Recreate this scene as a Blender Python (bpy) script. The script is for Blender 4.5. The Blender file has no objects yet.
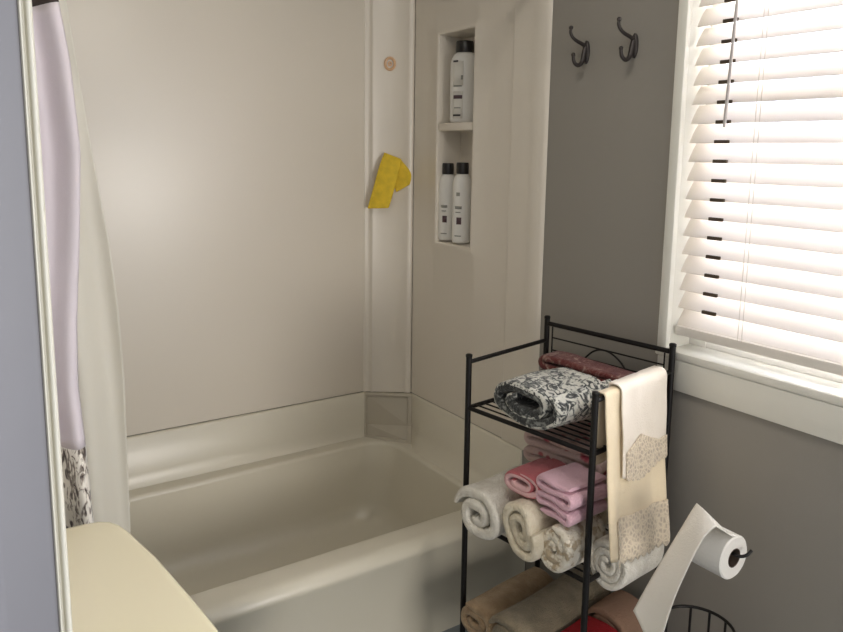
import bpy, bmesh, math, random
from mathutils import Vector, Matrix, noise
random.seed(4)
K = 1.40                     # camera height above the floor
C = bpy.context.scene.collection
sin, cos, pi = math.sin, math.cos, math.pi

# ------------------------------------------------------------------ materials
def mat(name, col, rough=0.5, bump=0.0, bscale=200.0, var=0.0, vscale=6.0, spec=0.5, metal=0.0, coat=0.0, sheen=0.0):
    m = bpy.data.materials.new(name); m.use_nodes = True
    nt = m.node_tree; b = nt.nodes['Principled BSDF']
    b.inputs['Base Color'].default_value = (*col, 1)
    b.inputs['Roughness'].default_value = rough
    b.inputs['Metallic'].default_value = metal
    b.inputs['Specular IOR Level'].default_value = spec
    b.inputs['Coat Weight'].default_value = coat
    b.inputs['Sheen Weight'].default_value = sheen
    tc = nt.nodes.new('ShaderNodeTexCoord')
    if bump > 0:
        n = nt.nodes.new('ShaderNodeTexNoise'); n.inputs['Scale'].default_value = bscale; n.inputs['Detail'].default_value = 3
        nt.links.new(tc.outputs['Object'], n.inputs['Vector'])
        bp = nt.nodes.new('ShaderNodeBump'); bp.inputs['Strength'].default_value = bump; bp.inputs['Distance'].default_value = 0.004
        nt.links.new(n.outputs['Fac'], bp.inputs['Height']); nt.links.new(bp.outputs['Normal'], b.inputs['Normal'])
    if var > 0:
        n2 = nt.nodes.new('ShaderNodeTexNoise'); n2.inputs['Scale'].default_value = vscale; n2.inputs['Detail'].default_value = 4
        nt.links.new(tc.outputs['Object'], n2.inputs['Vector'])
        r = nt.nodes.new('ShaderNodeValToRGB')
        r.color_ramp.elements[0].position = 0.3; r.color_ramp.elements[1].position = 0.7
        r.color_ramp.elements[0].color = (*[c*(1-var) for c in col], 1)
        r.color_ramp.elements[1].color = (*[min(1, c*(1+var)) for c in col], 1)
        nt.links.new(n2.outputs['Fac'], r.inputs['Fac']); nt.links.new(r.outputs['Color'], b.inputs['Base Color'])
    return m

def pattern(name, stops, scale, kind='noise', rough=0.9, bump=0.5, detail=4.0, distortion=0.0, coord='Object', vec=(1, 1, 1), sheen=0.2):
    m = bpy.data.materials.new(name); m.use_nodes = True
    nt = m.node_tree; b = nt.nodes['Principled BSDF']; b.inputs['Roughness'].default_value = rough
    b.inputs['Sheen Weight'].default_value = sheen
    tc = nt.nodes.new('ShaderNodeTexCoord'); mp = nt.nodes.new('ShaderNodeMapping'); mp.inputs['Scale'].default_value = vec
    nt.links.new(tc.outputs[coord], mp.inputs['Vector'])
    if kind == 'noise':
        n = nt.nodes.new('ShaderNodeTexNoise'); n.inputs['Detail'].default_value = detail; n.inputs['Distortion'].default_value = distortion
        out = n.outputs['Fac']
    else:
        n = nt.nodes.new('ShaderNodeTexVoronoi'); n.feature = 'F1' if kind == 'dots' else 'DISTANCE_TO_EDGE'
        out = n.outputs['Distance']
    n.inputs['Scale'].default_value = scale
    nt.links.new(mp.outputs['Vector'], n.inputs['Vector'])
    r = nt.nodes.new('ShaderNodeValToRGB'); e = r.color_ramp.elements
    while len(e) < len(stops): e.new(0.5)
    for i, (p, c) in enumerate(stops):
        e[i].position = p; e[i].color = (*c, 1)
    nt.links.new(out, r.inputs['Fac']); nt.links.new(r.outputs['Color'], b.inputs['Base Color'])
    if bump:
        f = nt.nodes.new('ShaderNodeTexNoise'); f.inputs['Scale'].default_value = 260
        nt.links.new(tc.outputs['Object'], f.inputs['Vector'])
        bp = nt.nodes.new('ShaderNodeBump'); bp.inputs['Strength'].default_value = bump; bp.inputs['Distance'].default_value = 0.004
        nt.links.new(f.outputs['Fac'], bp.inputs['Height']); nt.links.new(bp.outputs['Normal'], b.inputs['Normal'])
    return m

def translucent(name, col, amount, rough=0.6, tcol=None, bump=0.0, bscale=80):
    m = mat(name, col, rough, bump=bump, bscale=bscale); nt = m.node_tree; b = nt.nodes['Principled BSDF']
    t = nt.nodes.new('ShaderNodeBsdfTranslucent'); t.inputs['Color'].default_value = (*(tcol or col), 1)
    mx = nt.nodes.new('ShaderNodeMixShader'); mx.inputs['Fac'].default_value = amount
    o = nt.nodes['Material Output']
    nt.links.new(b.outputs[0], mx.inputs[1]); nt.links.new(t.outputs[0], mx.inputs[2]); nt.links.new(mx.outputs[0], o.inputs['Surface'])
    return m

M = {}
M['wall'] = mat('grey_wall_paint', (0.30, 0.282, 0.25), 0.75, bump=0.05, bscale=120)
M['ceiling'] = mat('ceiling_paint', (0.75, 0.73, 0.68), 0.9, bump=0.2, bscale=60)
M['floor'] = mat('blue_grey_vinyl', (0.20, 0.23, 0.25), 0.45, var=0.25, vscale=14)
M['bead'] = mat('casing_paint_lit', (0.60, 0.57, 0.47), 0.4)  # lit copy of the casing paint, for the bead
M['shaded_recess'] = mat('recess_shade_tone', (0.47, 0.43, 0.345), 0.4)  # tub fibreglass darkened, the shade of the corner recess put into its colour
M['trim'] = mat('white_trim_paint', (0.80, 0.79, 0.72), 0.35)
M['casing'] = mat('casing_paint_shaded', (0.20, 0.194, 0.204), 0.5, var=0.03, vscale=5)  # shaded copy of the casing paint, for the flat
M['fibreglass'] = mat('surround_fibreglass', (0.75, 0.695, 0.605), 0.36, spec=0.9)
M['tub'] = mat('tub_fibreglass', (0.66, 0.62, 0.51), 0.28, spec=0.5)
M['bone'] = mat('bone_ceramic', (0.80, 0.73, 0.51), 0.22, coat=0.3)
M['black_metal'] = mat('black_metal', (0.008, 0.007, 0.007), 0.42, spec=0.3)
M['bronze'] = mat('dark_bronze_metal', (0.045, 0.038, 0.036), 0.4, metal=0.3)
M['slat'] = translucent('white_blind_slat', (0.86, 0.79, 0.68), 0.24, 0.5, tcol=(0.84, 0.85, 0.92))
M['blind_rail'] = mat('blind_rail_vinyl', (0.80, 0.76, 0.70), 0.45)
M['cord'] = mat('ladder_cord', (0.75, 0.70, 0.62), 0.8)
M['slat_gap'] = mat('dark_gap_brown', (0.06, 0.042, 0.025), 0.8)  # dark tone seen through the gaps between slats
M['wand'] = mat('grey_plastic_wand', (0.46, 0.43, 0.42), 0.35)
M['sash'] = mat('white_vinyl_sash', (0.82, 0.80, 0.76), 0.4)
M['pink_cloth'] = translucent('lilac_curtain_cloth', (0.72, 0.66, 0.69), 0.22, 0.85, bump=0.1, bscale=300)
M['liner'] = translucent('frosted_liner', (0.80, 0.77, 0.68), 0.35, 0.5)
M['brown_cloth'] = mat('brown_cloth', (0.05, 0.035, 0.03), 0.9)
M['white_terry'] = pattern('white_terry', [(0.35, (0.70, 0.66, 0.57)), (0.65, (0.84, 0.81, 0.73))], 40, bump=1.0)
M['cream_terry'] = pattern('cream_terry', [(0.35, (0.66, 0.58, 0.43)), (0.65, (0.80, 0.73, 0.58))], 40, bump=1.0)
M['speck_terry'] = pattern('speckled_terry', [(0.42, (0.46, 0.37, 0.25)), (0.5, (0.78, 0.72, 0.60)), (0.7, (0.84, 0.80, 0.70))], 45, bump=1.0)
M['rose_terry'] = mat('rose_terry', (0.52, 0.13, 0.15), 0.95, bump=0.9, bscale=260, sheen=0.2)
M['pink_terry'] = mat('pink_terry', (0.74, 0.46, 0.47), 0.95, bump=0.9, bscale=260, sheen=0.2)
M['orchid_terry'] = mat('orchid_terry', (0.74, 0.47, 0.55), 0.95, bump=0.9, bscale=260, sheen=0.2)
M['rosebud'] = pattern('rosebud_print', [(0.12, (0.40, 0.05, 0.09)), (0.24, (0.45, 0.16, 0.17)), (0.34, (0.62, 0.47, 0.44))], 28, kind='dots', bump=0.6)
M['damask'] = pattern('grey_white_damask', [(0.40, (0.035, 0.04, 0.04)), (0.47, (0.16, 0.17, 0.16)), (0.52, (0.62, 0.62, 0.56)), (0.72, (0.72, 0.71, 0.64))], 46, distortion=1.8, bump=0.8)
M['damask_dark'] = pattern('charcoal_damask', [(0.42, (0.02, 0.022, 0.022)), (0.55, (0.06, 0.065, 0.063)), (0.66, (0.26, 0.27, 0.25))], 55, distortion=1.5, bump=0.8)
M['damask_red'] = pattern('burgundy_damask', [(0.42, (0.12, 0.016, 0.016)), (0.55, (0.17, 0.05, 0.04)), (0.72, (0.42, 0.30, 0.25))], 34, distortion=1.5, bump=0.8)
M['ivory'] = mat('ivory_cotton', (0.82, 0.70, 0.50), 0.9, bump=0.35, bscale=300, var=0.04, vscale=10, sheen=0.2)
M['ivory_pale'] = mat('pale_ivory_cotton', (0.84, 0.77, 0.67), 0.9, bump=0.3, bscale=300, sheen=0.2)
M['lace'] = pattern('ivory_lace', [(0.0, (0.80, 0.70, 0.54)), (0.12, (0.70, 0.60, 0.46)), (0.30, (0.54, 0.45, 0.34))], 95, kind='edge', bump=1.0)
M['tan_terry'] = pattern('tan_terry', [(0.35, (0.34, 0.23, 0.13)), (0.65, (0.46, 0.33, 0.20))], 30, bump=1.0)
M['olive_terry'] = pattern('taupe_terry', [(0.35, (0.17, 0.14, 0.09)), (0.65, (0.25, 0.205, 0.135))], 30, bump=1.0)
M['red_terry'] = mat('red_terry', (0.42, 0.012, 0.02), 0.95, bump=0.9, bscale=260)
M['brown_terry'] = mat('rust_brown_terry', (0.36, 0.22, 0.15), 0.95, bump=0.9, bscale=260)
M['yellow'] = mat('yellow_cloth', (0.78, 0.55, 0.035), 0.75, bump=0.6, bscale=180, var=0.12, vscale=40)
M['peach'] = mat('peach_plastic', (0.72, 0.46, 0.27), 0.3)
M['bottle'] = mat('white_bottle_plastic', (0.80, 0.79, 0.75), 0.3)
M['cap'] = mat('black_cap_plastic', (0.015, 0.014, 0.014), 0.35)
M['ink'] = mat('dark_label_ink', (0.05, 0.045, 0.05), 0.6)
M['ink_soft'] = mat('grey_label_ink', (0.30, 0.30, 0.27), 0.6)
M['ink_plum'] = mat('plum_label_ink', (0.10, 0.06, 0.07), 0.6)
M['label'] = mat('label_paper', (0.74, 0.72, 0.66), 0.6)
M['paper'] = translucent('white_tissue_paper', (0.86, 0.84, 0.79), 0.12, 0.9, bump=0.25, bscale=240)
M['core'] = mat('cardboard_core', (0.10, 0.07, 0.05), 0.9)
M['chrome'] = mat('chrome', (0.7, 0.7, 0.7), 0.15, metal=1.0)

# printed pattern on the foot of the curtain (dark sketched print on white)
def curtain_print():
    m = pattern('sketched_print_cloth', [(0.36, (0.05, 0.035, 0.03)), (0.44, (0.28, 0.24, 0.20)), (0.50, (0.70, 0.66, 0.58))], 34, distortion=1.2, bump=0.1, vec=(2.0, 2.0, 0.9))
    return m
M['print'] = curtain_print()

def glass_mat():
    m = bpy.data.materials.new('window_glass'); m.use_nodes = True; nt = m.node_tree
    nt.nodes.remove(nt.nodes['Principled BSDF'])
    t = nt.nodes.new('ShaderNodeBsdfTransparent'); g = nt.nodes.new('ShaderNodeBsdfGlossy'); g.inputs['Roughness'].default_value = 0.03
    fr = nt.nodes.new('ShaderNodeFresnel'); fr.inputs['IOR'].default_value = 1.45
    mx = nt.nodes.new('ShaderNodeMixShader')
    nt.links.new(fr.outputs[0], mx.inputs[0]); nt.links.new(t.outputs[0], mx.inputs[1]); nt.links.new(g.outputs[0], mx.inputs[2])
    nt.links.new(mx.outputs[0], nt.nodes['Material Output'].inputs['Surface'])
    return m
M['glass'] = glass_mat()

# ------------------------------------------------------------------ helpers
def link(name, bm, mats, parent=None, smooth=True, loc=(0, 0, 0), rotz=0.0, sharp=0.7):
    bmesh.ops.recalc_face_normals(bm, faces=bm.faces[:])
    me = bpy.data.meshes.new(name)
    if smooth:
        for f in bm.faces: f.smooth = True
        for e in bm.edges:
            if len(e.link_faces) == 2 and e.calc_face_angle(0) > sharp: e.smooth = False
    bm.to_mesh(me); bm.free()
    for m in (mats if isinstance(mats, (list, tuple)) else [mats]): me.materials.append(m)
    o = bpy.data.objects.new(name, me); C.objects.link(o)
    o.location = loc; o.rotation_euler = (0, 0, rotz)
    if parent: o.parent = parent
    return o

def tag(o, label, cat, group=None):
    o['label'] = label; o['category'] = cat
    if group: o['group'] = group
    return o

def thing(name, label, cat, loc=(0, 0, 0), rotz=0.0, group=None):
    o = bpy.data.objects.new(name, None); C.objects.link(o); o.empty_display_size = 0.05
    o.location = loc; o.rotation_euler = (0, 0, rotz)
    return tag(o, label, cat, group)

def struct(o):
    o['kind'] = 'structure'; return o

def box(bm, a, b, bevel=0.0, seg=2):
    x0, y0, z0 = a; x1, y1, z1 = b
    vs = [bm.verts.new(p) for p in ((x0,y0,z0),(x1,y0,z0),(x1,y1,z0),(x0,y1,z0),(x0,y0,z1),(x1,y0,z1),(x1,y1,z1),(x0,y1,z1))]
    fs = [bm.faces.new([vs[i] for i in q]) for q in ((0,3,2,1),(4,5,6,7),(0,1,5,4),(1,2,6,5),(2,3,7,6),(3,0,4,7))]
    if bevel:
        es = list({e for f in fs for e in f.edges})
        bmesh.ops.bevel(bm, geom=es, offset=bevel, segments=seg, profile=0.5, affect='EDGES')

def smooth_path(pts, n=8):
    P = [Vector(p) for p in pts]; out = []
    for i in range(len(P)-1):
        p0 = P[max(i-1, 0)]; p1 = P[i]; p2 = P[i+1]; p3 = P[min(i+2, len(P)-1)]
        for k in range(n):
            t = k/n
            out.append(0.5*((2*p1)+(p2-p0)*t+(2*p0-5*p1+4*p2-p3)*t*t+(3*p1-p0-3*p2+p3)*t**3))
    out.append(P[-1]); return out

def tube(bm, pts, r, seg=10, rads=None, caps=True, closed=False):
    P = [Vector(p) for p in pts]; rings = []; n = len(P); up = None
    for i, p in enumerate(P):
        if closed: t = (P[(i+1) % n]-P[i-1]).normalized()
        else: t = (P[min(i+1, n-1)]-P[max(i-1, 0)]).normalized()
        if up is None:
            up = Vector((0, 0, 1)) if abs(t.z) < 0.9 else Vector((1, 0, 0))
        s = t.cross(up); s.normalize(); up = s.cross(t); up.normalize()
        rr = rads[i] if rads else r
        rings.append([bm.verts.new(p + (s*cos(2*pi*k/seg)+up*sin(2*pi*k/seg))*rr) for k in range(seg)])
    for i in range(n if closed else n-1):
        a = rings[i]; b = rings[(i+1) % n]
        for k in range(seg):
            bm.faces.new((a[k], a[(k+1) % seg], b[(k+1) % seg], b[k]))
    if caps and not closed:
        bm.faces.new(rings[0][::-1]); bm.faces.new(rings[-1])

def loft(bm, rings, cap0=True, cap1=True):
    R = [[bm.verts.new(p) for p in r] for r in rings]; n = len(R[0])
    for a, b in zip(R, R[1:]):
        for k in range(n): bm.faces.new((a[k], a[(k+1) % n], b[(k+1) % n], b[k]))
    if cap0: bm.faces.new(R[0][::-1])
    if cap1: bm.faces.new(R[-1])

def lathe(bm, prof, seg=32, sx=1.0, sy=1.0, cx=0.0, cy=0.0, cap0=True, cap1=True):
    loft(bm, [[(cx+r*sx*cos(2*pi*k/seg), cy+r*sy*sin(2*pi*k/seg), z) for k in range(seg)] for r, z in prof], cap0, cap1)

def rrect(x0, x1, y0, y1, r, z, n=8):
    out = []
    for cx, cy, a0 in ((x1-r, y0+r, -pi/2), (x1-r, y1-r, 0), (x0+r, y1-r, pi/2), (x0+r, y0+r, pi)):
        for k in range(n+1):
            a = a0+(pi/2)*k/n; out.append((cx+r*cos(a), cy+r*sin(a), z))
    return out

def grid(bm, fn, nu, nv):
    V = [[bm.verts.new(fn(i/nu, j/nv)) for j in range(nv+1)] for i in range(nu+1)]; F = []
    for i in range(nu):
        for j in range(nv):
            f = bm.faces.new((V[i][j], V[i+1][j], V[i+1][j+1], V[i][j+1])); F.append(((i+0.5)/nu, (j+0.5)/nv, f))
    return F

def solid(o, t, offset=0.0):
    m = o.modifiers.new('Solidify', 'SOLIDIFY'); m.thickness = t; m.offset = offset; return o

def subsurf(o, n=1):
    m = o.modifiers.new('Subdivision', 'SUBSURF'); m.levels = n; m.render_levels = n; return o

# cloth strip: a 2-D centre line (a, b) with thickness, drawn out along s
def strip_mesh(path, thick, length, seed=0, amp=0.004, sec=14, mapper=None):
    bm = bmesh.new(); P = [Vector((p[0], p[1])) for p in path]; n = len(P)
    N = []
    for i in range(n):
        t = P[min(i+1, n-1)]-P[max(i-1, 0)]; t.normalize(); N.append(Vector((-t.y, t.x)))
    ss = [0.0, 0.002, 0.006, 0.012]; w = [0.35, 0.72, 0.93, 1.0]
    for k in range(1, sec): ss.append(0.012+(length-0.024)*k/sec); w.append(1.0)
    ss += [length-0.012, length-0.006, length-0.002, length]; w += [1.0, 0.93, 0.72, 0.35]
    rows = []
    for s, q in zip(ss, w):
        O = []; I = []
        for i in range(n):
            e = min(i, n-1-i); tt = thick*0.5*q*(0.45+0.55*min(1, e/3))
            p = P[i]
            v = noise.noise_vector(Vector((p.x*16+seed*7.3, p.y*16, s*9+seed)))
            base = Vector((p.x+v.x*amp, p.y+v.y*amp))
            so = s+v.z*amp*1.2
            a = base+N[i]*tt; b = base-N[i]*tt
            O.append(bm.verts.new(mapper(a.x, a.y, so))); I.append(bm.verts.new(mapper(b.x, b.y, so)))
        rows.append((O, I))
    for (O0, I0), (O1, I1) in zip(rows, rows[1:]):
        for i in range(n-1):
            f = bm.faces.new((O0[i], O0[i+1], O1[i+1], O1[i])); f.material_index = 0
            f = bm.faces.new((I0[i], I1[i], I1[i+1], I0[i+1])); f.material_index = 1
        for i in (0, n-1):
            f = bm.faces.new((O0[i], O1[i], I1[i], I0[i])); f.material_index = 1
    for (O, I) in (rows[0], rows[-1]):
        for i in range(n-1):
            f = bm.faces.new((O[i], I[i], I[i+1], O[i+1])); f.material_index = 2
    return bm

def spiral(r0, r1, turns, sx=1.0, sy=1.0, a0=0.0, n=None, power=2.4, rot=0.0):
    n = n or int(turns*30); out = []
    for i in range(n+1):
        t = i/n; a = a0+2*pi*turns*t; r = r0+(r1-r0)*t
        c, s = cos(a), sin(a); k = (abs(c)**power+abs(s)**power)**(-1/power)
        x, y = r*k*c*sx, r*k*s*sy
        out.append((x*cos(rot)-y*sin(rot), x*sin(rot)+y*cos(rot)))
    return out

def zigzag(layers, w, pitch, jit=0.0, seed=1):
    rnd = random.Random(seed); out = []; d = 1
    for k in range(layers):
        y = k*pitch; ww = w*(1+rnd.uniform(-jit, jit))
        for i in range(11):
            u = -1+2*i/10; out.append((d*u*(ww-pitch/2), y+0.002*sin(u*3+k)))
        if k < layers-1:
            for i in range(1, 6):
                a = -pi/2+pi*i/6; out.append((d*(ww-pitch/2+cos(a)*pitch/2), y+pitch/2+sin(a)*pitch/2))
        d = -d
    return out

def settle(path, thick):
    m = min(p[1] for p in path)-thick/2
    return [(p[0], p[1]-m) for p in path]

# ------------------------------------------------------------------ room
WX, BY = 1.5, 2.40
def shell(name, boxes, m):
    bm = bmesh.new()
    for a, b in boxes: box(bm, a, b)
    return struct(link(name, bm, m, smooth=False))
Ztop = 2.42
wy0, wy1, wz0, wz1 = 0.13, 1.152, K-0.485, K+0.66        # window opening
shell('wall_right', [((WX, -0.6, 0), (WX+0.12, wy0, Ztop)), ((WX, wy1, 0), (WX+0.12, 1.60, Ztop)),
                     ((WX, wy0, 0), (WX+0.12, wy1, wz0)), ((WX, wy0, wz1), (WX+0.12, wy1, Ztop)),
                     ((WX+0.11, 1.60, 0), (WX+0.20, 2.60, Ztop)), ((WX-0.001, 1.601, 0), (WX+0.112, 2.42, 0.484))], M['wall'])
shell('wall_back', [((-0.14, 2.425, 0), (WX+0.11, 2.55, Ztop))], M['wall'])
shell('wall_left', [((-0.14, 0.70, 0), (-0.02, 2.425, Ztop))], M['wall'])
shell('wall_front', [((-0.9, 0.715, 0), (0.072, 0.80, Ztop))], M['wall'])
shell('floor', [((-2.2, -2.2, -0.08), (WX+0.12, 2.55, 0.0))], M['floor'])
shell('ceiling', [((-0.9, -0.60, Ztop), (WX+0.20, 2.60, Ztop+0.08))], M['ceiling'])

# door casing by the camera: shade painted into the flat, light into the bead
bm = bmesh.new()
prof = [(0.0730, 0.712), (0.0735, 0.7000), (0.0745, 0.6985), (0.0758, 0.6985), (0.0768, 0.7005), (0.0775, 0.7040), (0.0790, 0.7040), (0.0800, 0.7005), (0.0815, 0.6990), (0.0835, 0.6990), (0.0852, 0.7003), (0.0862, 0.7025), (0.0866, 0.712)]
loft(bm, [[(0.0866-(0.0866-x)*0.84, y, z) for x, y in prof] for z in (0.0, 0.7, 1.4, 2.08)])
struct(link('trim_1', bm, M['bead'], sharp=0.9))
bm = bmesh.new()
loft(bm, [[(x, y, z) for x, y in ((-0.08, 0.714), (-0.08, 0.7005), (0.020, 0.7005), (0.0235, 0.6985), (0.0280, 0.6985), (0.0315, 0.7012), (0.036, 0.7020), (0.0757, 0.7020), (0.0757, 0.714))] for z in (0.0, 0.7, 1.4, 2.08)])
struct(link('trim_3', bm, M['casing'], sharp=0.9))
bm = bmesh.new(); box(bm, (0.072, 0.7125, 0), (0.0850, 0.80, 2.03))
struct(link('trim_2', bm, M['trim'], smooth=False))
bm = bmesh.new(); box(bm, (WX-0.012, 0.0, 0.0), (WX, 1.60, 0.08), 0.004)
struct(link('baseboard_right', bm, M['trim']))

# window: casing, sill, sash, glass
win = struct(bpy.data.objects.new('window_1', None)); C.objects.link(win); win.location = (WX, 0.63, wz0)
def wpart(name, boxes, m, bev=0.003):
    bm = bmesh.new()
    for a, b in boxes:
        box(bm, tuple(Vector(a)-win.location), tuple(Vector(b)-win.location), bev)
    return link(name, bm, m, win)
wpart('casing', [((WX-0.014, wy1-0.012, wz0+0.012), (WX+0.004, wy1+0.015, wz1+0.05)), ((WX-0.014, wy0-0.045, wz0+0.012), (WX+0.004, wy0+0.012, wz1+0.05)),
                 ((WX-0.014, wy0-0.045, wz1-0.012), (WX+0.004, wy1+0.015, wz1+0.05))], M['trim'])
wpart('sill', [((WX-0.016, wy0-0.05, wz0-0.008), (WX+0.115, wy1+0.019, wz0+0.012))], M['trim'], 0.005)
wpart('apron', [((WX-0.013, wy0-0.045, wz0-0.085), (WX, wy1+0.012, wz0-0.008))], M['trim'], 0.003)
wpart('reveal', [((WX+0.002, wy1-0.012, wz0), (WX+0.118, wy1-0.001, wz1)), ((WX+0.002, wy0+0.001, wz0), (WX+0.118, wy0+0.012, wz1)), ((WX+0.002, wy0, wz1-0.012), (WX+0.118, wy1, wz1-0.001))], M['trim'], 0.001)
sx0, sx1 = WX+0.075, WX+0.112
wpart('sash', [((sx0, wy1-0.060, wz0+0.012), (sx1, wy1-0.012, wz1)), ((sx0, wy0+0.012, wz0+0.012), (sx1, wy0+0.085, wz1)),
               ((sx0+0.002, wy0+0.083, wz0+0.012), (sx1, wy1-0.058, wz0+0.045)), ((sx0+0.002, wy0+0.083, wz1-0.07), (sx1, wy1-0.058, wz1-0.012)), ((sx0, wy0+0.08, K+0.12), (sx1, wy1-0.08, K+0.155))], M['sash'], 0.002)
wpart('pane', [((sx0+0.016, wy0+0.08, wz0+0.045), (sx0+0.020, wy1-0.055, wz1-0.06))], M['glass'], 0)

# blind: each slat a part
blind = thing('window_blind', 'closed white slatted window blind glowing with daylight above the sill', 'blind', (WX+0.012, 0.63, K-0.43))
def bloc(x, y, z): return Vector((x, y, z))-blind.location
pitch = 0.0440; tilt = math.radians(57); yA, yB = wy0+0.022, wy1-0.018
bx = WX+0.030
for k in range(24):
    zc = K-0.3935+k*pitch
    bm = bmesh.new()
    ring = []
    for i in range(7):
        q = -1+2*i/6; h = 0.0015*(1-q*q)
        a = 0.0255*q
        ring.append((a*cos(tilt)-h*sin(tilt), a*sin(tilt)+h*cos(tilt)))
    low = [(p[0]+0.0022*sin(tilt), p[1]-0.0022*cos(tilt)) for p in ring]
    sec = ring+low[::-1]
    loft(bm, [[bloc(bx+p[0], y, zc+p[1]) for p in sec] for y in (yA, 0.4, 0.8, yB)])
    link('slat', bm, M['slat'], blind, sharp=0.6)
bm = bmesh.new(); box(bm, bloc(bx-0.022, yA, K-0.438), bloc(bx+0.022, yB, K-0.415), 0.004); link('bottom_rail', bm, M['blind_rail'], blind)
bm = bmesh.new(); box(bm, bloc(bx-0.025, yA, K+0.625), bloc(bx+0.025, yB, K+0.647), 0.003); link('head_rail', bm, M['blind_rail'], blind)
for yy in (1.047, 0.30):
    for k in range(1, 24):
        zc = K-0.3935+k*pitch-pitch/2
        bm = bmesh.new(); box(bm, bloc(bx-0.0205, yy-0.019, zc-0.0015), bloc(bx-0.0135, yy+0.017, zc+0.0065), 0.001)
        link('gap_strip', bm, M['slat_gap'], blind)  # added dark strip standing in for the gap between two slats
for yy in (0.965, 0.955, 0.32):
    bm = bmesh.new(); tube(bm, [bloc(bx-0.021, yy, K-0.43), bloc(bx-0.021, yy, K+0.63)], 0.0009, 6); link('lift_cord', bm, M['cord'], blind)
bm = bmesh.new(); tube(bm, [bloc(bx-0.040, 1.027, K+0.058), bloc(bx-0.040, 1.026, K+0.075), bloc(bx-0.034, 1.013, K+0.60), bloc(bx-0.02, 1.012, K+0.632)], 0.0036, 10); link('tilt_wand', bm, M['wand'], blind)

# ------------------------------------------------------------------ tub
tub = thing('bathtub', 'cream fibreglass bathtub along the back wall, empty', 'bathtub', (0.74, 2.0, 0.0))
def tl(p): return tuple(Vector(p)-tub.location)
zr = 0.320
rings = [rrect(0.0, 1.4965, 1.622, 2.395, 0.012, 0.0), rrect(0.0, 1.4965, 1.618, 2.395, 0.012, 0.05), rrect(0.0, 1.4965, 1.612, 2.396, 0.014, 0.27)]
for k in range(7):
    a = pi/2*k/6; d = 0.036*(1-cos(a))
    rings.append(rrect(0.0, 1.4965-0.1*d, 1.602+d, 2.396, 0.016, zr-0.036+0.036*sin(a)))
rings += [rrect(0.05, 1.43, 1.672, 2.345, 0.05, zr+0.001), rrect(0.075, 1.405, 1.690, 2.318, 0.09, zr-0.0005)]
for k in range(1, 6):
    a = pi/2*k/5; rings.append(rrect(0.075+0.014*sin(a), 1.405-0.014*sin(a), 1.690+0.014*sin(a), 2.318-0.014*sin(a), 0.10, zr-0.014*(1-cos(a))))
rings += [rrect(0.11, 1.37, 1.712, 2.300, 0.11, 0.22), rrect(0.13, 1.35, 1.722, 2.296, 0.12, 0.10), rrect(0.15, 1.33, 1.735, 2.285, 0.12, 0.055), rrect(0.19, 1.29, 1.77, 2.25, 0.12, 0.030), rrect(0.40, 1.10, 1.92, 2.08, 0.07, 0.025)]
bm = bmesh.new(); loft(bm, [[tl(p) for p in r] for r in rings]); link('basin', bm, M['tub'], tub, sharp=1.2)
# sloping flange at the back and right, cut away to a recess in the corner
bm = bmesh.new()
pf = [(0.0, 0.484), (0.008, 0.484), (0.013, 0.478), (0.028, 0.365), (0.033, 0.336), (0.042, 0.3215), (0.0, 0.312)]
pf2 = [(0.0, 0.484), (0.006, 0.484), (0.012, 0.478), (0.040, 0.370), (0.066, 0.335), (0.085, 0.319), (0.0, 0.312)]
loft(bm, [[tl((x, 2.398-d, z)) for d, z in pf] for x in (0.0, 0.5, 1.0, 1.25)]+[[tl((1.352-0.57*d, 2.398-d, z)) for d, z in pf]])
loft(bm, [[tl((1.497-0.67*d, 2.288-d, z)) for d, z in pf2]]+[[tl((1.497-d*w, y, z)) for d, z in pf2] for y, w in ((2.15, 1), (1.85, 1), (1.72, 0.95), (1.655, 0.45))])
link('wall_flange', bm, M['tub'], tub, sharp=0.9)
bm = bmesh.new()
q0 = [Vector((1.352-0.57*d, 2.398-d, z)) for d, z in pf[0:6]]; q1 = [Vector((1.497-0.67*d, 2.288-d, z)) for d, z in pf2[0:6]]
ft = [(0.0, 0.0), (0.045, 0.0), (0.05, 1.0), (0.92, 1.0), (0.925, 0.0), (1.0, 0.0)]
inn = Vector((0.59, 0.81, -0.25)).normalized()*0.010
def recess_point(k, t, depth):
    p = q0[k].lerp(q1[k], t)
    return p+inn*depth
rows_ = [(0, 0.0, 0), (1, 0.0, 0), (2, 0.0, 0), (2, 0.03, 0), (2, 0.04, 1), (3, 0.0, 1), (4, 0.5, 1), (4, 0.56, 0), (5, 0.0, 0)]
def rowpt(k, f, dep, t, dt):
    a = recess_point(k, t, dep*dt); b = recess_point(min(k+1, 5), t, dep*dt); return tl(a.lerp(b, f))
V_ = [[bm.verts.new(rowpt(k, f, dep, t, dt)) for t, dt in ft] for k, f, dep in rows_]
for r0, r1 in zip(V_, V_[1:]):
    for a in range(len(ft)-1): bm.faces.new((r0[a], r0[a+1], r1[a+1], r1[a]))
link('shaded_recess', bm, M['shaded_recess'], tub, smooth=False)  # recessed corner face, its shade painted as a darker material

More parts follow.
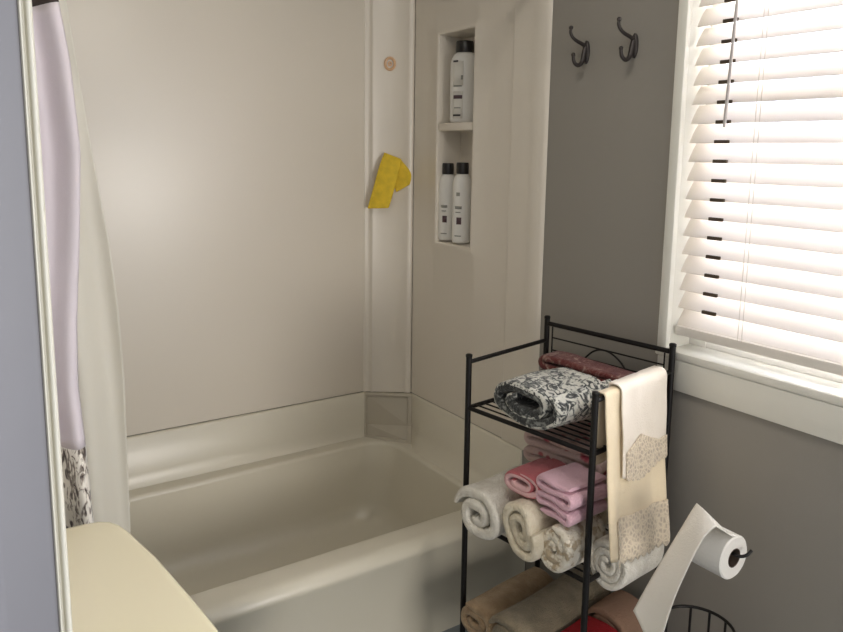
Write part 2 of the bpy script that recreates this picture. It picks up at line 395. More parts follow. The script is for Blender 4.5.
# shower surround: back, corner and end panels
sur = thing('shower_surround', 'beige moulded shower wall surround above the tub with a niche', 'shower wall', (0.74, 2.2, 0.486))
def sl(p): return tuple(Vector(p)-sur.location)
zb, zt = 0.486, 1.98
bm = bmesh.new(); box(bm, sl((-0.018, 2.394, zb)), sl((1.348, 2.420, zt)), 0.004); link('back_panel', bm, M['fibreglass'], sur)
bm = bmesh.new()
A = Vector((1.350, 2.398)); B = Vector((1.498, 2.290)); d = (B-A); L = d.length; d.normalize(); nn = Vector((d.y, -d.x))
if nn.y > 0: nn = -nn
cp = [(-0.012, 0.0), (0.0, 0.006), (0.006, 0.006), (0.009, 0.002), (0.024, 0.002), (0.027, 0.0055), (0.034, 0.0055), (0.038, 0.003), (0.100, 0.003), (0.150, 0.003), (0.156, 0.007), (0.165, 0.008), (0.173, 0.0065), (0.178, 0.001), (0.183, -0.02), (-0.005, -0.02)]
loft(bm, [[sl((*(A+d*s+nn*h), z)) for s, h in cp] for z in (zb, 1.2, zt)])
link('corner_panel', bm, M['fibreglass'], sur, sharp=1.0)
# end panel with the niche
ny0, ny1, nz0, nz1 = 1.944, 2.140, K-0.318, K+0.385; nd = 0.088
def px(y):   # plan profile of the end panel
    pts = [(1.598, 0.002), (1.604, -0.003), (1.614, -0.0065), (1.632, -0.0085), (1.648, -0.0085), (1.658, -0.0072), (1.668, -0.006), (1.735, -0.006), (1.750, -0.0055), (1.758, 0.0), (2.4, 0.0)]
    for (a, h0), (b, h1) in zip(pts, pts[1:]):
        if y <= b: return h0+(h1-h0)*max(0, (y-a)/(b-a))
    return 0.0
rim = 0.016
ys = sorted({1.598, 1.604, 1.614, 1.632, 1.648, 1.658, 1.668, 1.70, 1.735, 1.750, 1.758, 1.85, ny0-rim-0.012, ny0-rim, ny0-0.004, ny0, ny1, ny1+0.004, ny1+rim, ny1+rim+0.012, 2.22, 2.292})
zs = sorted({zb, 0.8, nz0-rim-0.012, nz0-rim, nz0-0.004, nz0, nz0+0.25, K+0.064, K+0.092, nz1-0.14, nz1, nz1+0.004, nz1+rim, nz1+rim+0.012, 1.9, zt})
def ph(y, z):
    h = px(y)
    dy = max(ny0-y, y-ny1, 0); dz = max(nz0-z, z-nz1, 0); q = max(dy, dz)
    if q < 0.002: h -= 0.002
    elif q < rim+0.001: h -= 0.0055
    return 1.497+h
bm = bmesh.new(); G = {}
for y in ys:
    for z in zs: G[y, z] = bm.verts.new(sl((ph(y, z), y, z)))
for y0, y1 in zip(ys, ys[1:]):
    for z0, z1 in zip(zs, zs[1:]):
        if y0 >= ny0 and y1 <= ny1 and z0 >= nz0 and z1 <= nz1: continue
        bm.faces.new((G[y0, z0], G[y1, z0], G[y1, z1], G[y0, z1]))
zin = [z for z in zs if nz0 <= z <= nz1]
loop = [(ny0, z) for z in zin]+[(ny1, z) for z in zin[::-1]]
bk = [bm.verts.new(sl((WX+nd, (y-(ny0+ny1)/2)*0.93+(ny0+ny1)/2, (z-(nz0+nz1)/2)*0.985+(nz0+nz1)/2))) for y, z in loop]
fr = [G[p] for p in loop]; n = len(loop)
for i in range(n): bm.faces.new((fr[i], fr[(i+1) % n], bk[(i+1) % n], bk[i]))
bm.faces.new(bk)
link('end_panel', bm, M['fibreglass'], sur, sharp=0.5)
bm = bmesh.new(); box(bm, sl((1.493, ny0+0.001, K+0.064)), sl((WX+nd-0.002, ny1-0.001, K+0.091)), 0.006); link('niche_shelf', bm, M['fibreglass'], sur)

# suction ring and yellow cloth on the corner panel
def onpanel(s, h, z): return Vector((*(A+d*s+nn*h), z))
bm = bmesh.new()
cz = K+0.301
tube(bm, [onpanel(0.092+0.017*cos(2*pi*k/24), 0.006, cz+0.020*sin(2*pi*k/24)) for k in range(24)], 0.0050, 8, closed=True)
tube(bm, [onpanel(0.092+0.005*cos(2*pi*k/12), 0.006, cz+0.006*sin(2*pi*k/12)) for k in range(12)], 0.0028, 8, closed=True)
o = link('suction_ring', bm, M['peach']); tag(o, 'small peach ring stuck on the corner panel above the yellow cloth', 'suction ring')
cols = [((0.118, 0.008, -0.155), (0.168, 0.008, -0.125)), ((0.100, 0.010, -0.10), (0.172, 0.012, -0.085)), ((0.076, 0.016, -0.022), (0.140, 0.016, -0.042)), ((0.072, 0.024, -0.020), (0.136, 0.026, -0.042)),
        ((0.058, 0.036, -0.060), (0.130, 0.040, -0.078)), ((0.036, 0.038, -0.140), (0.112, 0.044, -0.150)), ((0.015, 0.034, -0.214), (0.094, 0.038, -0.210))]
Lp = smooth_path([c[0] for c in cols], 6); Rp = smooth_path([c[1] for c in cols], 6)
bm = bmesh.new()
def ycl(u, v):
    i = min(int(v*(len(Lp)-1)+0.5), len(Lp)-1); q = Lp[i].lerp(Rp[i], u)
    return onpanel(q.x, q.y+0.004*sin(u*pi*1.0)*(1 if v > 0.4 else 0.3), K+q.z)
grid(bm, ycl, 10, len(Lp)-1)
o = link('washcloth', bm, M['yellow'], sharp=3); solid(o, 0.007); subsurf(o, 1)
tag(o, 'yellow folded cloth hanging on the corner of the shower wall', 'cloth')

# ------------------------------------------------------------------ bottles
def bottle(loc, r, h, flat, label, marks, shoulder=0.84, capr=0.6, caph=0.035, group=None, face=-2.35):
    t = thing('shampoo_bottle', label, 'bottle', loc, face+pi/2, group)
    hb = h-caph
    prof = [(0.001, 0.001), (r*0.86, 0.0), (r*0.96, 0.004), (r, 0.012), (r, hb*shoulder*0.6), (r*0.995, hb*shoulder), (r*0.93, hb*(shoulder+0.06)), (r*0.74, hb*0.965), (r*0.52, hb*0.995), (r*0.45, hb), (0.001, hb)]
    bm = bmesh.new(); lathe(bm, prof, 40, 1.0, flat); link('body', bm, M['bottle'], t, sharp=1.0)
    cr = r*capr
    bm = bmesh.new(); lathe(bm, [(0.001, hb-0.002), (cr*0.97, hb-0.002), (cr, hb+0.002), (cr*0.98, h-0.004), (cr*0.9, h), (0.001, h)], 32, 1.0, max(flat, 0.8)); link('cap', bm, M['cap'], t, sharp=0.8)
    for nm, a0, a1, z0, z1, m, off in marks:
        bm = bmesh.new()
        grid(bm, lambda u, v: Vector(((r+off)*sin(a0+(a1-a0)*u), -(r*flat+off)*cos(a0+(a1-a0)*u), hb*(z0+(z1-z0)*v))), 8, 1)
        o = link(nm, bm, M[m], t); 
        sm = solid(o, 0.0004)
    return t
bottle((1.546, 2.064, K+0.0915), 0.047, 0.268, 0.86, 'white bottle with a black cap alone on the upper niche shelf', [
    ('label', -0.75, 0.05, 0.52, 0.86, 'label', 0.0006), ('label', -0.75, 0.05, 0.06, 0.44, 'label', 0.0006),
    ('print', -0.78, -0.35, 0.845, 0.87, 'ink', 0.0012), ('print', -0.12, 0.03, 0.60, 0.66, 'ink_soft', 0.0012), ('print', -0.70, -0.05, 0.505, 0.52, 'ink_soft', 0.0012),
    ('print', -0.68, 0.0, 0.335, 0.385, 'ink_plum', 0.0014), ('print', -0.7, -0.1, 0.09, 0.115, 'ink', 0.0014), ('print', -0.6, -0.1, 0.20, 0.215, 'ink_soft', 0.0014)], capr=0.64)
low = [('print', -0.62, 0.12, 0.495, 0.535, 'ink_soft', 0.0008), ('print', -0.55, 0.0, 0.44, 0.455, 'ink_soft', 0.0008), ('print', -0.42, 0.10, 0.275, 0.375, 'ink_plum', 0.0008), ('print', -0.62, 0.1, 0.10, 0.115, 'ink_soft', 0.0008)]
bottle((1.530, 2.125, nz0+0.0055), 0.0310, 0.268, 0.92, 'left of the two white black-capped bottles in the lower niche', low, capr=0.66, caph=0.036, group='pair of bottles in the lower niche')
bottle((1.526, 2.036, nz0+0.0055), 0.0325, 0.272, 0.92, 'right of the two white black-capped bottles in the lower niche', low+[('print', -0.5, -0.1, 0.68, 0.73, 'ink_soft', 0.0008)], capr=0.66, caph=0.036, group='pair of bottles in the lower niche')

# ------------------------------------------------------------------ wall hooks
def hook(y, label):
    t = thing('coat_hook', label, 'hook', (WX, y, K+0.262), 0, 'dark hooks on the grey wall')
    bm = bmesh.new(); loft(bm, [[(x, 0.011*s*cos(2*pi*k/24), 0.030*s*sin(2*pi*k/24)) for k in range(24)] for x, s in ((0.0005, 1), (-0.004, 1), (-0.007, 0.8), (-0.008, 0.3))]); link('back_plate', bm, M['bronze'], t, sharp=0.8)
    P = smooth_path([(-0.005, 0, 0.014), (-0.020, 0, 0.020), (-0.040, 0, 0.026), (-0.055, 0, 0.034), (-0.063, 0, 0.045), (-0.062, 0, 0.054)], 6)
    bm = bmesh.new(); tube(bm, P, 0.004, 10, [0.0055-0.002*i/len(P) for i in range(len(P))]); e = P[-1]
    loft(bm, [[(e.x+0.0058*sin(q)*cos(2*pi*k/12), e.y+0.0058*sin(q)*sin(2*pi*k/12), e.z+0.003-0.0058*cos(q)) for k in range(12)] for q in [0.05+(pi-0.1)*j/8 for j in range(9)]]); link('upper_prong', bm, M['bronze'], t, sharp=1.0)
    P = smooth_path([(-0.006, 0, 0.012), (-0.012, 0, -0.010), (-0.018, 0, -0.028), (-0.032, 0, -0.036), (-0.046, 0, -0.028), (-0.050, 0, -0.012)], 6)
    bm = bmesh.new(); tube(bm, P, 0.004, 10, [0.0075-0.0036*i/len(P) for i in range(len(P))]); e = P[-1]
    loft(bm, [[(e.x+0.0055*sin(q)*cos(2*pi*k/12), e.y+0.0055*sin(q)*sin(2*pi*k/12), e.z+0.002-0.0055*cos(q)) for k in range(12)] for q in [0.05+(pi-0.1)*j/8 for j in range(9)]]); link('lower_prong', bm, M['bronze'], t, sharp=1.0)
hook(1.462, 'dark double-prong wall hook nearer the shower wall')
hook(1.300, 'dark double-prong wall hook nearer the window')

# ------------------------------------------------------------------ curtain, liner, rod
def interp(tab, z):
    if z >= tab[0][0]: return tab[0][1]
    for (z0, x0), (z1, x1) in zip(tab, tab[1:]):
        if z >= z1: return x1+(x0-x1)*(z-z1)/(z0-z1)
    return tab[-1][1]
zrod = K+0.49
bm = bmesh.new(); tube(bm, [(-0.02, 1.63, zrod), (0.0, 1.63, zrod), (0.75, 1.63, zrod), (1.478, 1.63, zrod)], 0.0125, 14)
for x0, x1 in ((-0.0195, -0.008), (1.468, 1.4785)):
    loft(bm, [[(x, 1.63+0.03*cos(2*pi*k/20), zrod+0.03*sin(2*pi*k/20)) for k in range(20)] for x in (x0, x1)])
o = link('shower_rod', bm, M['bronze'], sharp=0.8); tag(o, 'dark metal shower curtain rod across the tub front', 'rod')

ctab = [(0.42, 0.215), (0.263, 0.236), (0.157, 0.249), (-0.009, 0.258), (-0.181, 0.248), (-0.346, 0.235), (-0.474, 0.231), (-0.586, 0.237), (-0.759, 0.243), (-1.25, 0.25)]
cur = thing('shower_curtain', 'lilac-white shower curtain with dark sketched print near its hem, bunched at left', 'shower curtain', (0.1, 1.57, 0.15))
def cpos(u, z, lift=0.0):
    xr = interp(ctab, z-K); x = -0.012+(xr+0.012)*u
    amp = 0.012+0.012*(K+0.42-z)/1.6
    y = 1.572+amp*sin(u*2*pi*3.4+3.0+0.35*sin(z*2.2))+0.004*sin(z*7+u*20)
    y += 0.03*max(0, min(1, (z-(K+0.25))/0.17))
    return Vector((x, y-lift, z))-cur.location
def cpiece(name, z0, z1, m, nz):
    bm = bmesh.new(); grid(bm, lambda u, v: cpos(u, z0+(z1-z0)*v), 80, nz); o = link(name, bm, m, cur, sharp=3); solid(o, 0.0012); return o
def top_edge(u): return K+0.200+0.060*u
bm = bmesh.new(); grid(bm, lambda u, v: cpos(u, K-0.60+(top_edge(u)-K+0.60)*v), 80, 40); o = link('main_cloth', bm, M['pink_cloth'], cur, sharp=3); solid(o, 0.0012)
bm = bmesh.new(); grid(bm, lambda u, v: cpos(u, top_edge(u)+(K+0.405-top_edge(u))*v), 80, 10); o = link('top_band', bm, M['brown_cloth'], cur, sharp=3); solid(o, 0.0014)
cpiece('printed_hem', 0.14, K-0.60, M['print'], 30)
ltab = [(0.42, 0.255), (0.297, 0.273), (0.137, 0.299), (-0.042, 0.319), (-0.208, 0.340), (-0.364, 0.353), (-0.535, 0.359), (-0.88, 0.357), (-1.15, 0.35)]
bm = bmesh.new()
def lpos(u, v):
    z = K+0.40+(0.14-K-0.40)*v; xr = interp(ltab, z-K)-0.002; x = 0.10+(xr-0.10)*u
    y = 1.752+(0.012*sin(u*2*pi*2.2+1.1+0.5*sin(z*2))+0.007*sin(u*11+z*5))*(0.5+0.5*v)
    y -= 0.09*max(0, 1-v/0.16)
    return Vector((x, y, z))
grid(bm, lpos, 60, 60); o = link('curtain_liner', bm, M['liner'], sharp=3); solid(o, 0.0008)
tag(o, 'pale translucent shower liner hanging inside the tub behind the lilac curtain', 'curtain liner')

# ------------------------------------------------------------------ toilet (only the tank lid enters the picture)
toi = thing('toilet', 'bone-coloured toilet with a bowed tank lid at the lower left', 'toilet', (0.15, 1.13, 0.0))
def ol(p): return tuple(Vector(p)-toi.location)
half = [(0.0, 1.430), (0.10, 1.430), (0.205, 1.428), (0.228, 1.4235), (0.244, 1.412), (0.256, 1.390), (0.264, 1.358), (0.273, 1.30), (0.283, 1.24), (0.291, 1.17), (0.298, 1.09), (0.303, 1.02), (0.305, 0.96), (0.302, 0.905), (0.295, 0.868), (0.282, 0.843), (0.262, 0.832), (0.235, 0.828), (0.10, 0.826), (0.0, 0.826)]
def lid_ring(s, z):
    c = Vector((0.14, 1.13)); out = []
    for x, y in half:
        v = Vector((x+(0.007+0.008*max(0, 1.43-y)/0.5)*(x > 0.15), y+0.012*(y > 1.2)))-c; q = v.length; v *= (q-s)/q; out.append(ol((c.x+v.x, c.y+v.y, z)))
    return out
LZ = 0.700
bm = bmesh.new(); loft(bm, [lid_ring(0.012, LZ-0.040), lid_ring(0.002, LZ-0.036), lid_ring(0.0, LZ-0.026), lid_ring(0.0, LZ-0.012), lid_ring(0.003, LZ-0.005), lid_ring(0.009, LZ-0.001), lid_ring(0.017, LZ), lid_ring(0.06, LZ+0.0005)]); link('tank_lid', bm, M['bone'], toi, sharp=1.0)
bm = bmesh.new(); loft(bm, [[ol(p) for p in rrect(x0, x1, y0, y1, 0.03, z)] for x0, x1, y0, y1, z in ((0.02, 0.20, 0.90, 1.36, 0.37), (0.01, 0.23, 0.88, 1.38, 0.42), (0.005, 0.262, 0.86, 1.40, 0.6595))]); link('tank', bm, M['bone'], toi)
bm = bmesh.new()
def oval(cx, a, b, z, n=32): return [ol((cx+a*cos(2*pi*k/n), 1.13+b*sin(2*pi*k/n), z)) for k in range(n)]
loft(bm, [oval(0.40, 0.20, 0.11, 0.0), oval(0.40, 0.19, 0.10, 0.06), oval(0.40, 0.17, 0.09, 0.16), oval(0.42, 0.22, 0.15, 0.28), oval(0.44, 0.25, 0.18, 0.36), oval(0.44, 0.25, 0.185, 0.385), oval(0.44, 0.20, 0.14, 0.385), oval(0.44, 0.15, 0.10, 0.25), oval(0.42, 0.06, 0.05, 0.18)]); link('bowl', bm, M['bone'], toi)
bm = bmesh.new(); loft(bm, [oval(0.44, 0.245, 0.185, 0.387), oval(0.44, 0.25, 0.19, 0.395), oval(0.44, 0.25, 0.19, 0.412), oval(0.44, 0.23, 0.17, 0.422)]); link('seat_lid', bm, M['bone'], toi)
bm = bmesh.new(); tube(bm, [ol((0.255, 0.92, 0.60)), ol((0.275, 0.92, 0.60)), ol((0.278, 0.99, 0.592))], 0.006, 10); link('flush_lever', bm, M['chrome'], toi)

# ------------------------------------------------------------------ rack
TH = math.radians(7.7); RC = Vector((1.291, 1.274)); Ux = Vector((cos(TH), sin(TH))); Vx = Vector((-sin(TH), cos(TH)))
def rw(u, v, z): p = RC+Ux*u+Vx*v; return (p.x, p.y, z)
rack = thing('towel_rack', 'black metal three-tier towel rack standing against the grey wall below the window', 'rack', rw(0, 0, 0), TH)
hu, hv = 0.152, 0.191
def rtube(name, pts, r, **k):
    bm = bmesh.new(); tube(bm, pts, r, **k); return link(name, bm, M['black_metal'], rack, sharp=0.9)
for u, v, zt_ in ((-hu, hv, 0.888), (-hu, -hv, 0.888), (hu, hv, 0.944), (hu, -hv, 0.944)):
    p = rtube('post', [(u, v, 0.012), (u, v, zt_)], 0.0076, seg=14)
    bm = bmesh.new(); lathe(bm, [(0.001, 0.0), (0.011, 0.0), (0.011, 0.014), (0.0085, 0.018)], 16, cx=u, cy=v); link('foot_cap', bm, M['cap'], p)
    bm = bmesh.new(); lathe(bm, [(0.0076, zt_-0.002), (0.0086, zt_), (0.0086, zt_+0.005), (0.006, zt_+0.007), (0.001, zt_+0.0075)], 16, cx=u, cy=v); link('post_cap', bm, M['black_metal'], p)
rtube('top_rail', [(hu, -hv, 0.930), (hu, hv, 0.930)], 0.0062)
for s in (1, -1): rtube('side_rail', [(-hu, s*hv, 0.874), (hu, s*hv, 0.882)], 0.0055)
for z in (0.893, 0.858, 0.822):
    rtube('back_wire', [(hu, -hv+0.02, z), (hu, hv-0.02, z)], 0.0022, seg=6)
for s in (1, -1): rtube('back_upright', [(hu, s*(hv-0.02), 0.765), (hu, s*(hv-0.02), 0.928)], 0.0022, seg=6)
rtube('scroll', smooth_path([(hu-0.003, 0.10, 0.80), (hu-0.003, 0.07, 0.845), (hu-0.003, 0.03, 0.885), (hu-0.003, -0.01, 0.893), (hu-0.003, -0.05, 0.875), (hu-0.003, -0.08, 0.842), (hu-0.003, -0.11, 0.828), (hu-0.003, -0.14, 0.825)], 6), 0.0026, seg=8)
for z in (0.76, 0.46, 0.16):
    bm = bmesh.new()
    for a, b in (((-hu, -hv), (-hu, hv)), ((hu, -hv), (hu, hv)), ((-hu, -hv), (hu, -hv)), ((-hu, hv), (hu, hv))):
        tube(bm, [(*a, z-0.006), (*b, z-0.006)], 0.0058, 8)
    for k in range(1, 12):
        u = -hu+2*hu*k/12; tube(bm, [(u, -hv, z-0.003), (u, hv, z-0.003)], 0.0022, 6)
    link('shelf', bm, M['black_metal'], rack, sharp=0.9)

# towels on the rack
def towel(name, label, cat, path, thick, u0, length, v, z, mats, seed, yaw=0.0, amp=0.004, group=None, sec=12):
    path = settle(path, thick)
    bm = strip_mesh(path, thick, length, seed, amp, sec, lambda a, b, s: Vector((s, -a, b)))
    o = link(name, bm, mats, sharp=1.1, loc=rw(u0, v, z+0.0035), rotz=TH+yaw)
    tag(o, label, cat, group); return o
dm = [M['damask'], M['damask_dark'], M['damask_dark']]
def dspiral():   # flattened roll, loose inside
    return spiral(0.30, 1.0, 1.75, 0.114, 0.047, a0=pi*0.75, power=2.6)
sp = dspiral()
towel('rolled_towel', 'grey and white damask-patterned towel rolled flat on the top shelf', 'towel', sp, 0.0250, -0.158, 0.215, 0.012, 0.76, [M['damask_dark'], M['damask'], M['damask_dark']], 3, yaw=-0.06, amp=0.006)
towel('folded_towel', 'dark red patterned towel folded behind the damask towel on the top shelf', 'towel', zigzag(5, 0.155, 0.0205, 0.03), 0.019, 0.064, 0.076, -0.012, 0.76, [M['damask_red']]*3, 5, amp=0.003)

grp = 'rolled towels on the middle shelf'
w = [M['white_terry']]*3; c = [M['cream_terry']]*3; sk = [M['speck_terry']]*3
towel('rolled_towel', 'white terry towel roll at the far left end of the middle shelf', 'towel', spiral(0.12, 1.0, 1.9, 0.070, 0.060, a0=pi*1.15, power=2.3), 0.0275, -0.218, 0.31, 0.091, 0.46, w, 11, amp=0.009, group=grp)
towel('rolled_towel', 'cream terry towel roll with tall loose folds, second from left on the middle shelf', 'towel', spiral(0.2, 1.0, 2.4, 0.050, 0.070, a0=pi*1.15, power=2.3, rot=0.3), 0.0215, -0.215, 0.30, -0.042, 0.46, c, 17, amp=0.010, group=grp)
towel('rolled_towel', 'speckled cream towel roll just left of the near front post on the middle shelf', 'towel', spiral(0.15, 1.0, 2.2, 0.040, 0.052, a0=0.4, power=2.3), 0.024, -0.195, 0.14, -0.126, 0.46, sk, 23, amp=0.007, group=grp)
towel('rolled_towel', 'white spiral towel roll behind the near front post, under the hanging lace towels', 'towel', spiral(0.14, 1.0, 3.0, 0.048, 0.060, a0=0.9, power=2.1), 0.0185, -0.105, 0.16, -0.207, 0.421, w, 29, amp=0.003, group=grp)
towel('folded_towel', 'rose pink towel folded into a flat roll on top of the cream rolls', 'towel', spiral(0.35, 1.0, 1.8, 0.058, 0.026, a0=pi*0.9, power=2.6), 0.0165, -0.180, 0.125, -0.012, 0.596, [M['pink_terry'], M['rose_terry'], M['pink_terry']], 31, amp=0.003)
towel('folded_towel', 'light pink towel folded in several layers beside the near front post', 'towel', zigzag(5, 0.050, 0.0185, 0.10, 3), 0.0160, -0.185, 0.13, -0.114, 0.578, [M['orchid_terry']]*3, 37, yaw=-0.1, amp=0.005)
towel('folded_towel', 'pale towel with red flower print folded at the back of the middle shelf', 'towel', zigzag(5, 0.110, 0.0215, 0.03, 5), 0.0200, -0.040, 0.165, -0.020, 0.590, [M['rosebud']]*3, 41, amp=0.004)

tn = [M['tan_terry']]*3; ov = [M['olive_terry']]*3
towel('rolled_towel', 'long tan towel roll at the far left of the bottom shelf', 'towel', spiral(0.2, 1.0, 1.9, 0.060, 0.040, a0=2.6, power=2.3), 0.024, -0.185, 0.27, 0.122, 0.16, tn, 43, amp=0.004)
towel('rolled_towel', 'taupe brown towel roll in the middle of the bottom shelf', 'towel', spiral(0.2, 1.0, 2.0, 0.066, 0.056, a0=2.6, power=2.4), 0.026, -0.200, 0.34, -0.008, 0.16, ov, 47, amp=0.004)
towel('folded_towel', 'bright red towel folded beside the taupe roll on the bottom shelf', 'towel', zigzag(4, 0.058, 0.023, 0.03, 7), 0.021, -0.185, 0.20, -0.128, 0.16, [M['red_terry']]*3, 53, amp=0.004)
towel('rolled_towel', 'rust brown towel roll at the near back corner of the bottom shelf', 'towel', spiral(0.2, 1.0, 2.0, 0.058, 0.052, a0=2.6, power=2.4), 0.024, 0.030, 0.115, -0.125, 0.16, [M['brown_terry']]*3, 59, amp=0.004)

# two hanging towels over the near side rail
def hang_fn(ua, ub, drop, back, off, folds, flare, seed, zr0=0.878):
    def fn(q, t):
        u = ua+(ub-ua)*q
        zr_ = zr0+0.004+0.008*(u+hu)/(2*hu)
        r = 0.009+off
        tot = back+pi*r+drop(q); s = t*tot
        if s < back: n_, z = r, zr_-0.004-(back-s)
        elif s < back+pi*r:
            a = (s-back)/r; n_, z = r*cos(a), zr_-0.004+r*sin(a)
        else: n_, z = -r, zr_-0.004-(s-back-pi*r)
        h = max(0, min(1, (zr_-z)/0.40)); fr_ = 1 if s > back+pi*r*0.5 else 0
        if fr_: n_ -= folds(q)*min(1, h*4)*(0.35+0.65*h) + flare*h*h
        else: n_ = max(n_, r)
        n_ += 0.0015*noise.noise(Vector((u*30, z*18, seed)))*fr_*-1
        return Vector((u-(0.9*flare*h*h if fr_ else 0), -hv+n_, z))
    return fn
def hang(name, label, parts, cat='towel'):
    t = thing(name, label, cat, rw(0, 0, 0), TH, 'lace-edged towels over the near side rail'); return t
t = hang('hand_towel', 'long ivory hand towel with lace hem hanging on the rack beneath a shorter cloth', None)
f1 = hang_fn(-0.130, 0.108, lambda q: 0.335+0.025*q, 0.16, 0.0, lambda q: 0.016*(0.5+0.5*sin(q*19+0.6))*max(0, 1-q*1.2)+0.004*sin(q*14)+0.004, 0.072, 2)
bm = bmesh.new(); grid(bm, f1, 56, 70); o = link('cloth', bm, M['ivory'], t, sharp=3); solid(o, 0.003, -1 if False else 0)
bm = bmesh.new()
def hem(f, q, d):
    p = f(q, min(0.999, 1-max(d, 0)/0.54))
    return Vector((p.x, p.y-0.0042, p.z+min(d, 0)))
def lace1(q, v):
    q2 = 0.10+0.90*q
    return hem(f1, q2, 0.075-(0.088+0.010*abs(sin(q*pi*9)))*v)
grid(bm, lace1, 90, 12); o = link('lace_trim', bm, M['lace'], t, sharp=3); solid(o, 0.0015)
t = hang('hand_towel', 'short pale ivory cloth with a pointed lace insert hanging on top of the longer towel', None)
f2 = hang_fn(-0.080, 0.104, lambda q: 0.188+0.022*max(0, 1-abs(q-0.40)/0.40), 0.10, 0.0075, lambda q: 0.010*(0.5+0.5*sin(q*7+2.2))*max(0, 1-q*1.1)+0.009, 0.040, 6)
bm = bmesh.new(); grid(bm, f2, 44, 50); o = link('cloth', bm, M['ivory_pale'], t, sharp=3); solid(o, 0.0025)
bm = bmesh.new()
def lace2(q, v):
    q2 = 0.06+0.94*q; dd = max(0.0, 1-abs(q2-0.40)/0.40)
    p = f2(q2, min(0.999, 1-max(0.0, 0.045+0.045*dd-(0.05+0.05*dd)*v)/0.32))
    return Vector((p.x, p.y-0.0035, p.z-0.006*abs(sin(q*pi*8))*v))
grid(bm, lace2, 80, 10); o = link('lace_trim', bm, M['lace'], t, sharp=3); solid(o, 0.0014)

# ------------------------------------------------------------------ toilet paper stand and roll
st = thing('paper_stand', 'black wire toilet paper stand with a round cage near the grey wall', 'toilet paper holder', (1.300, 0.872, 0.0))
def sloc(x, y, z): return (x-1.300, y-0.872, z)
def spart(name, pts, r, seg=10, closed=False):
    bm = bmesh.new(); tube(bm, pts, r, seg, closed=closed); return link(name, bm, M['black_metal'], st, sharp=0.9)
R0 = 0.076; zr1 = 0.405
def circ(z, r=R0): return [sloc(1.300+r*cos(2*pi*k/40), 0.872+r*sin(2*pi*k/40), z) for k in range(40)]
spart('cage_ring', circ(zr1), 0.0034, 8, True); spart('cage_ring', circ(0.20), 0.0026, 8, True); spart('cage_ring', circ(0.012), 0.004, 8, True)
for k in range(11):
    a = 2*pi*(k+0.5)/12+pi/2
    spart('cage_wire', [sloc(1.300+R0*cos(a), 0.872+R0*sin(a), 0.012), sloc(1.300+R0*cos(a), 0.872+R0*sin(a), zr1)], 0.0028, 8)
spart('pole', [sloc(*p) for p in smooth_path([(1.300, 0.948, 0.010), (1.300, 0.948, 0.22), (1.300, 0.948, 0.42), (1.300, 0.938, 0.50), (1.300, 0.924, 0.56), (1.300, 0.920, 0.595), (1.300, 0.912, 0.608)], 6)], 0.0040)
spart('arm', [sloc(*p) for p in smooth_path([(1.300, 0.912, 0.608), (1.300, 0.86, 0.609), (1.300, 0.80, 0.608), (1.303, 0.787, 0.609), (1.312, 0.780, 0.613), (1.322, 0.778, 0.620)], 5)], 0.0034)

tp = thing('toilet_paper_roll', 'white toilet paper roll on the black wire stand with a long loose sheet', 'toilet paper', (1.300, 0.85, 0.600))
bm = bmesh.new(); ro, ri = 0.0455, 0.0200; sg = 44; RR = []
for y, r in ((-0.050, ri), (-0.050, ro-0.003), (-0.0475, ro), (0.0, ro+0.0004), (0.0475, ro), (0.050, ro-0.003), (0.050, ri)):
    RR.append([(r*cos(2*pi*k/sg), y, r*sin(2*pi*k/sg)) for k in range(sg)])
loft(bm, RR+[RR[0]], False, False); bmesh.ops.remove_doubles(bm, verts=bm.verts[:], dist=1e-5)
link('paper', bm, M['paper'], tp, sharp=0.6)
bm = bmesh.new(); loft(bm, [[(r*cos(2*pi*k/sg), y, r*sin(2*pi*k/sg)) for k in range(sg)] for y, r in ((-0.0503, ri), (0.0503, ri), (0.0503, ri-0.0015), (-0.0503, ri-0.0015), (-0.0503, ri))], False, False); link('cardboard_core', bm, M['core'], tp, sharp=0.6)
far = [(1.318, 0.899, 0.641), (1.316, 0.899, 0.660), (1.311, 0.900, 0.671), (1.302, 0.900, 0.668), (1.268, 0.900, 0.636), (1.215, 0.900, 0.585), (1.165, 0.900, 0.534), (1.126, 0.900, 0.491)]
near = [(1.302, 0.802, 0.647), (1.288, 0.802, 0.650), (1.245, 0.801, 0.678), (1.225, 0.800, 0.687), (1.190, 0.800, 0.672), (1.145, 0.800, 0.617), (1.110, 0.800, 0.560), (1.070, 0.800, 0.455)]
F = smooth_path(far, 6); N_ = smooth_path(near, 6)
bm = bmesh.new()
def sheet(u, v):
    i = min(int(v*(len(F)-1)+0.5), len(F)-1); p = F[i].lerp(N_[i], u)
    return p+Vector((0.003*sin(u*pi)*min(1, v*2), 0, 0.004*sin(u*pi)*min(1, v*2)))-tp.location
grid(bm, sheet, 12, len(F)-1); o = link('loose_sheet', bm, M['paper'], tp, sharp=3); solid(o, 0.0008)

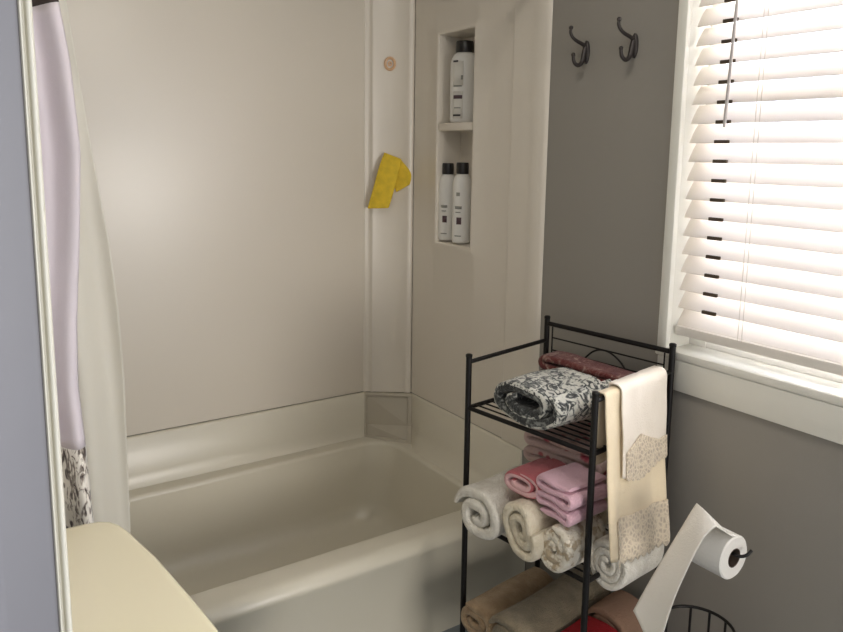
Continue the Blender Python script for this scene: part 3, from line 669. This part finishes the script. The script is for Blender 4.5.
# ------------------------------------------------------------------ light
w_ = bpy.data.worlds.new('World'); bpy.context.scene.world = w_; w_.use_nodes = True
nt = w_.node_tree; bg = nt.nodes['Background']
tc = nt.nodes.new('ShaderNodeTexCoord'); sepx = nt.nodes.new('ShaderNodeSeparateXYZ')
nt.links.new(tc.outputs['Generated'], sepx.inputs[0])
rmp = nt.nodes.new('ShaderNodeValToRGB'); e = rmp.color_ramp.elements
e[0].position = 0.45; e[0].color = (0.28, 0.27, 0.27, 1); e[1].position = 0.85; e[1].color = (2.0, 2.2, 2.6, 1)
mr = nt.nodes.new('ShaderNodeMapRange'); mr.inputs['From Min'].default_value = -1; mr.inputs['From Max'].default_value = 1
nt.links.new(sepx.outputs['X'], mr.inputs['Value']); nt.links.new(mr.outputs['Result'], rmp.inputs['Fac'])
nt.links.new(rmp.outputs['Color'], bg.inputs['Color']); bg.inputs['Strength'].default_value = 1.0

def area(name, loc, rot, sx, sy, power, col):
    l = bpy.data.lights.new(name, 'AREA'); l.shape = 'RECTANGLE'; l.size = sx; l.size_y = sy; l.energy = power; l.color = col
    o = bpy.data.objects.new(name, l); C.objects.link(o); o.location = loc; o.rotation_euler = rot; return o
# daylight outside the window
area('window_daylight', (2.25, 0.55, K+0.35), (0, math.radians(78), 0), 1.6, 1.6, 85, (0.93, 0.93, 1.0))
# added unseen fill under the ceiling to brighten the room
area('ceiling_fill', (0.50, 0.90, Ztop-0.03), (0, 0, 0), 0.5, 0.5, 4.0, (1.0, 0.93, 0.83))
# added unseen fill behind the camera, lights the room from the hall side
area('hall_fill', (1.20, -2.3, 1.10), (math.radians(90), 0, math.radians(12)), 1.3, 1.0, 30, (1.0, 0.94, 0.86))

# ------------------------------------------------------------------ camera
cam = bpy.data.cameras.new('Camera'); co = bpy.data.objects.new('Camera', cam); C.objects.link(co)
Rm = Matrix(((0.83180642, -0.07518321, 0.54995051), (-0.55490628, -0.13638926, 0.82065644), (0.01330775, -0.98779829, -0.15516909)))
X = Vector(Rm.col[0]); Yd = Vector(Rm.col[1]); Zf = Vector(Rm.col[2])
co.matrix_world = Matrix((( X.x, -Yd.x, -Zf.x, 0), (X.y, -Yd.y, -Zf.y, 0), (X.z, -Yd.z, -Zf.z, K), (0, 0, 0, 1)))
cam.sensor_fit = 'HORIZONTAL'; cam.sensor_width = 36.0; cam.lens = 746.11*36/843; cam.shift_y = -49/843; cam.clip_start = 0.01
sc = bpy.context.scene; sc.camera = co
vs = sc.view_settings; vs.view_transform = 'Standard'; vs.look = 'None'; vs.exposure = 0.75; vs.gamma = 1.0
try: vs.use_curve_mapping = False
except Exception: pass
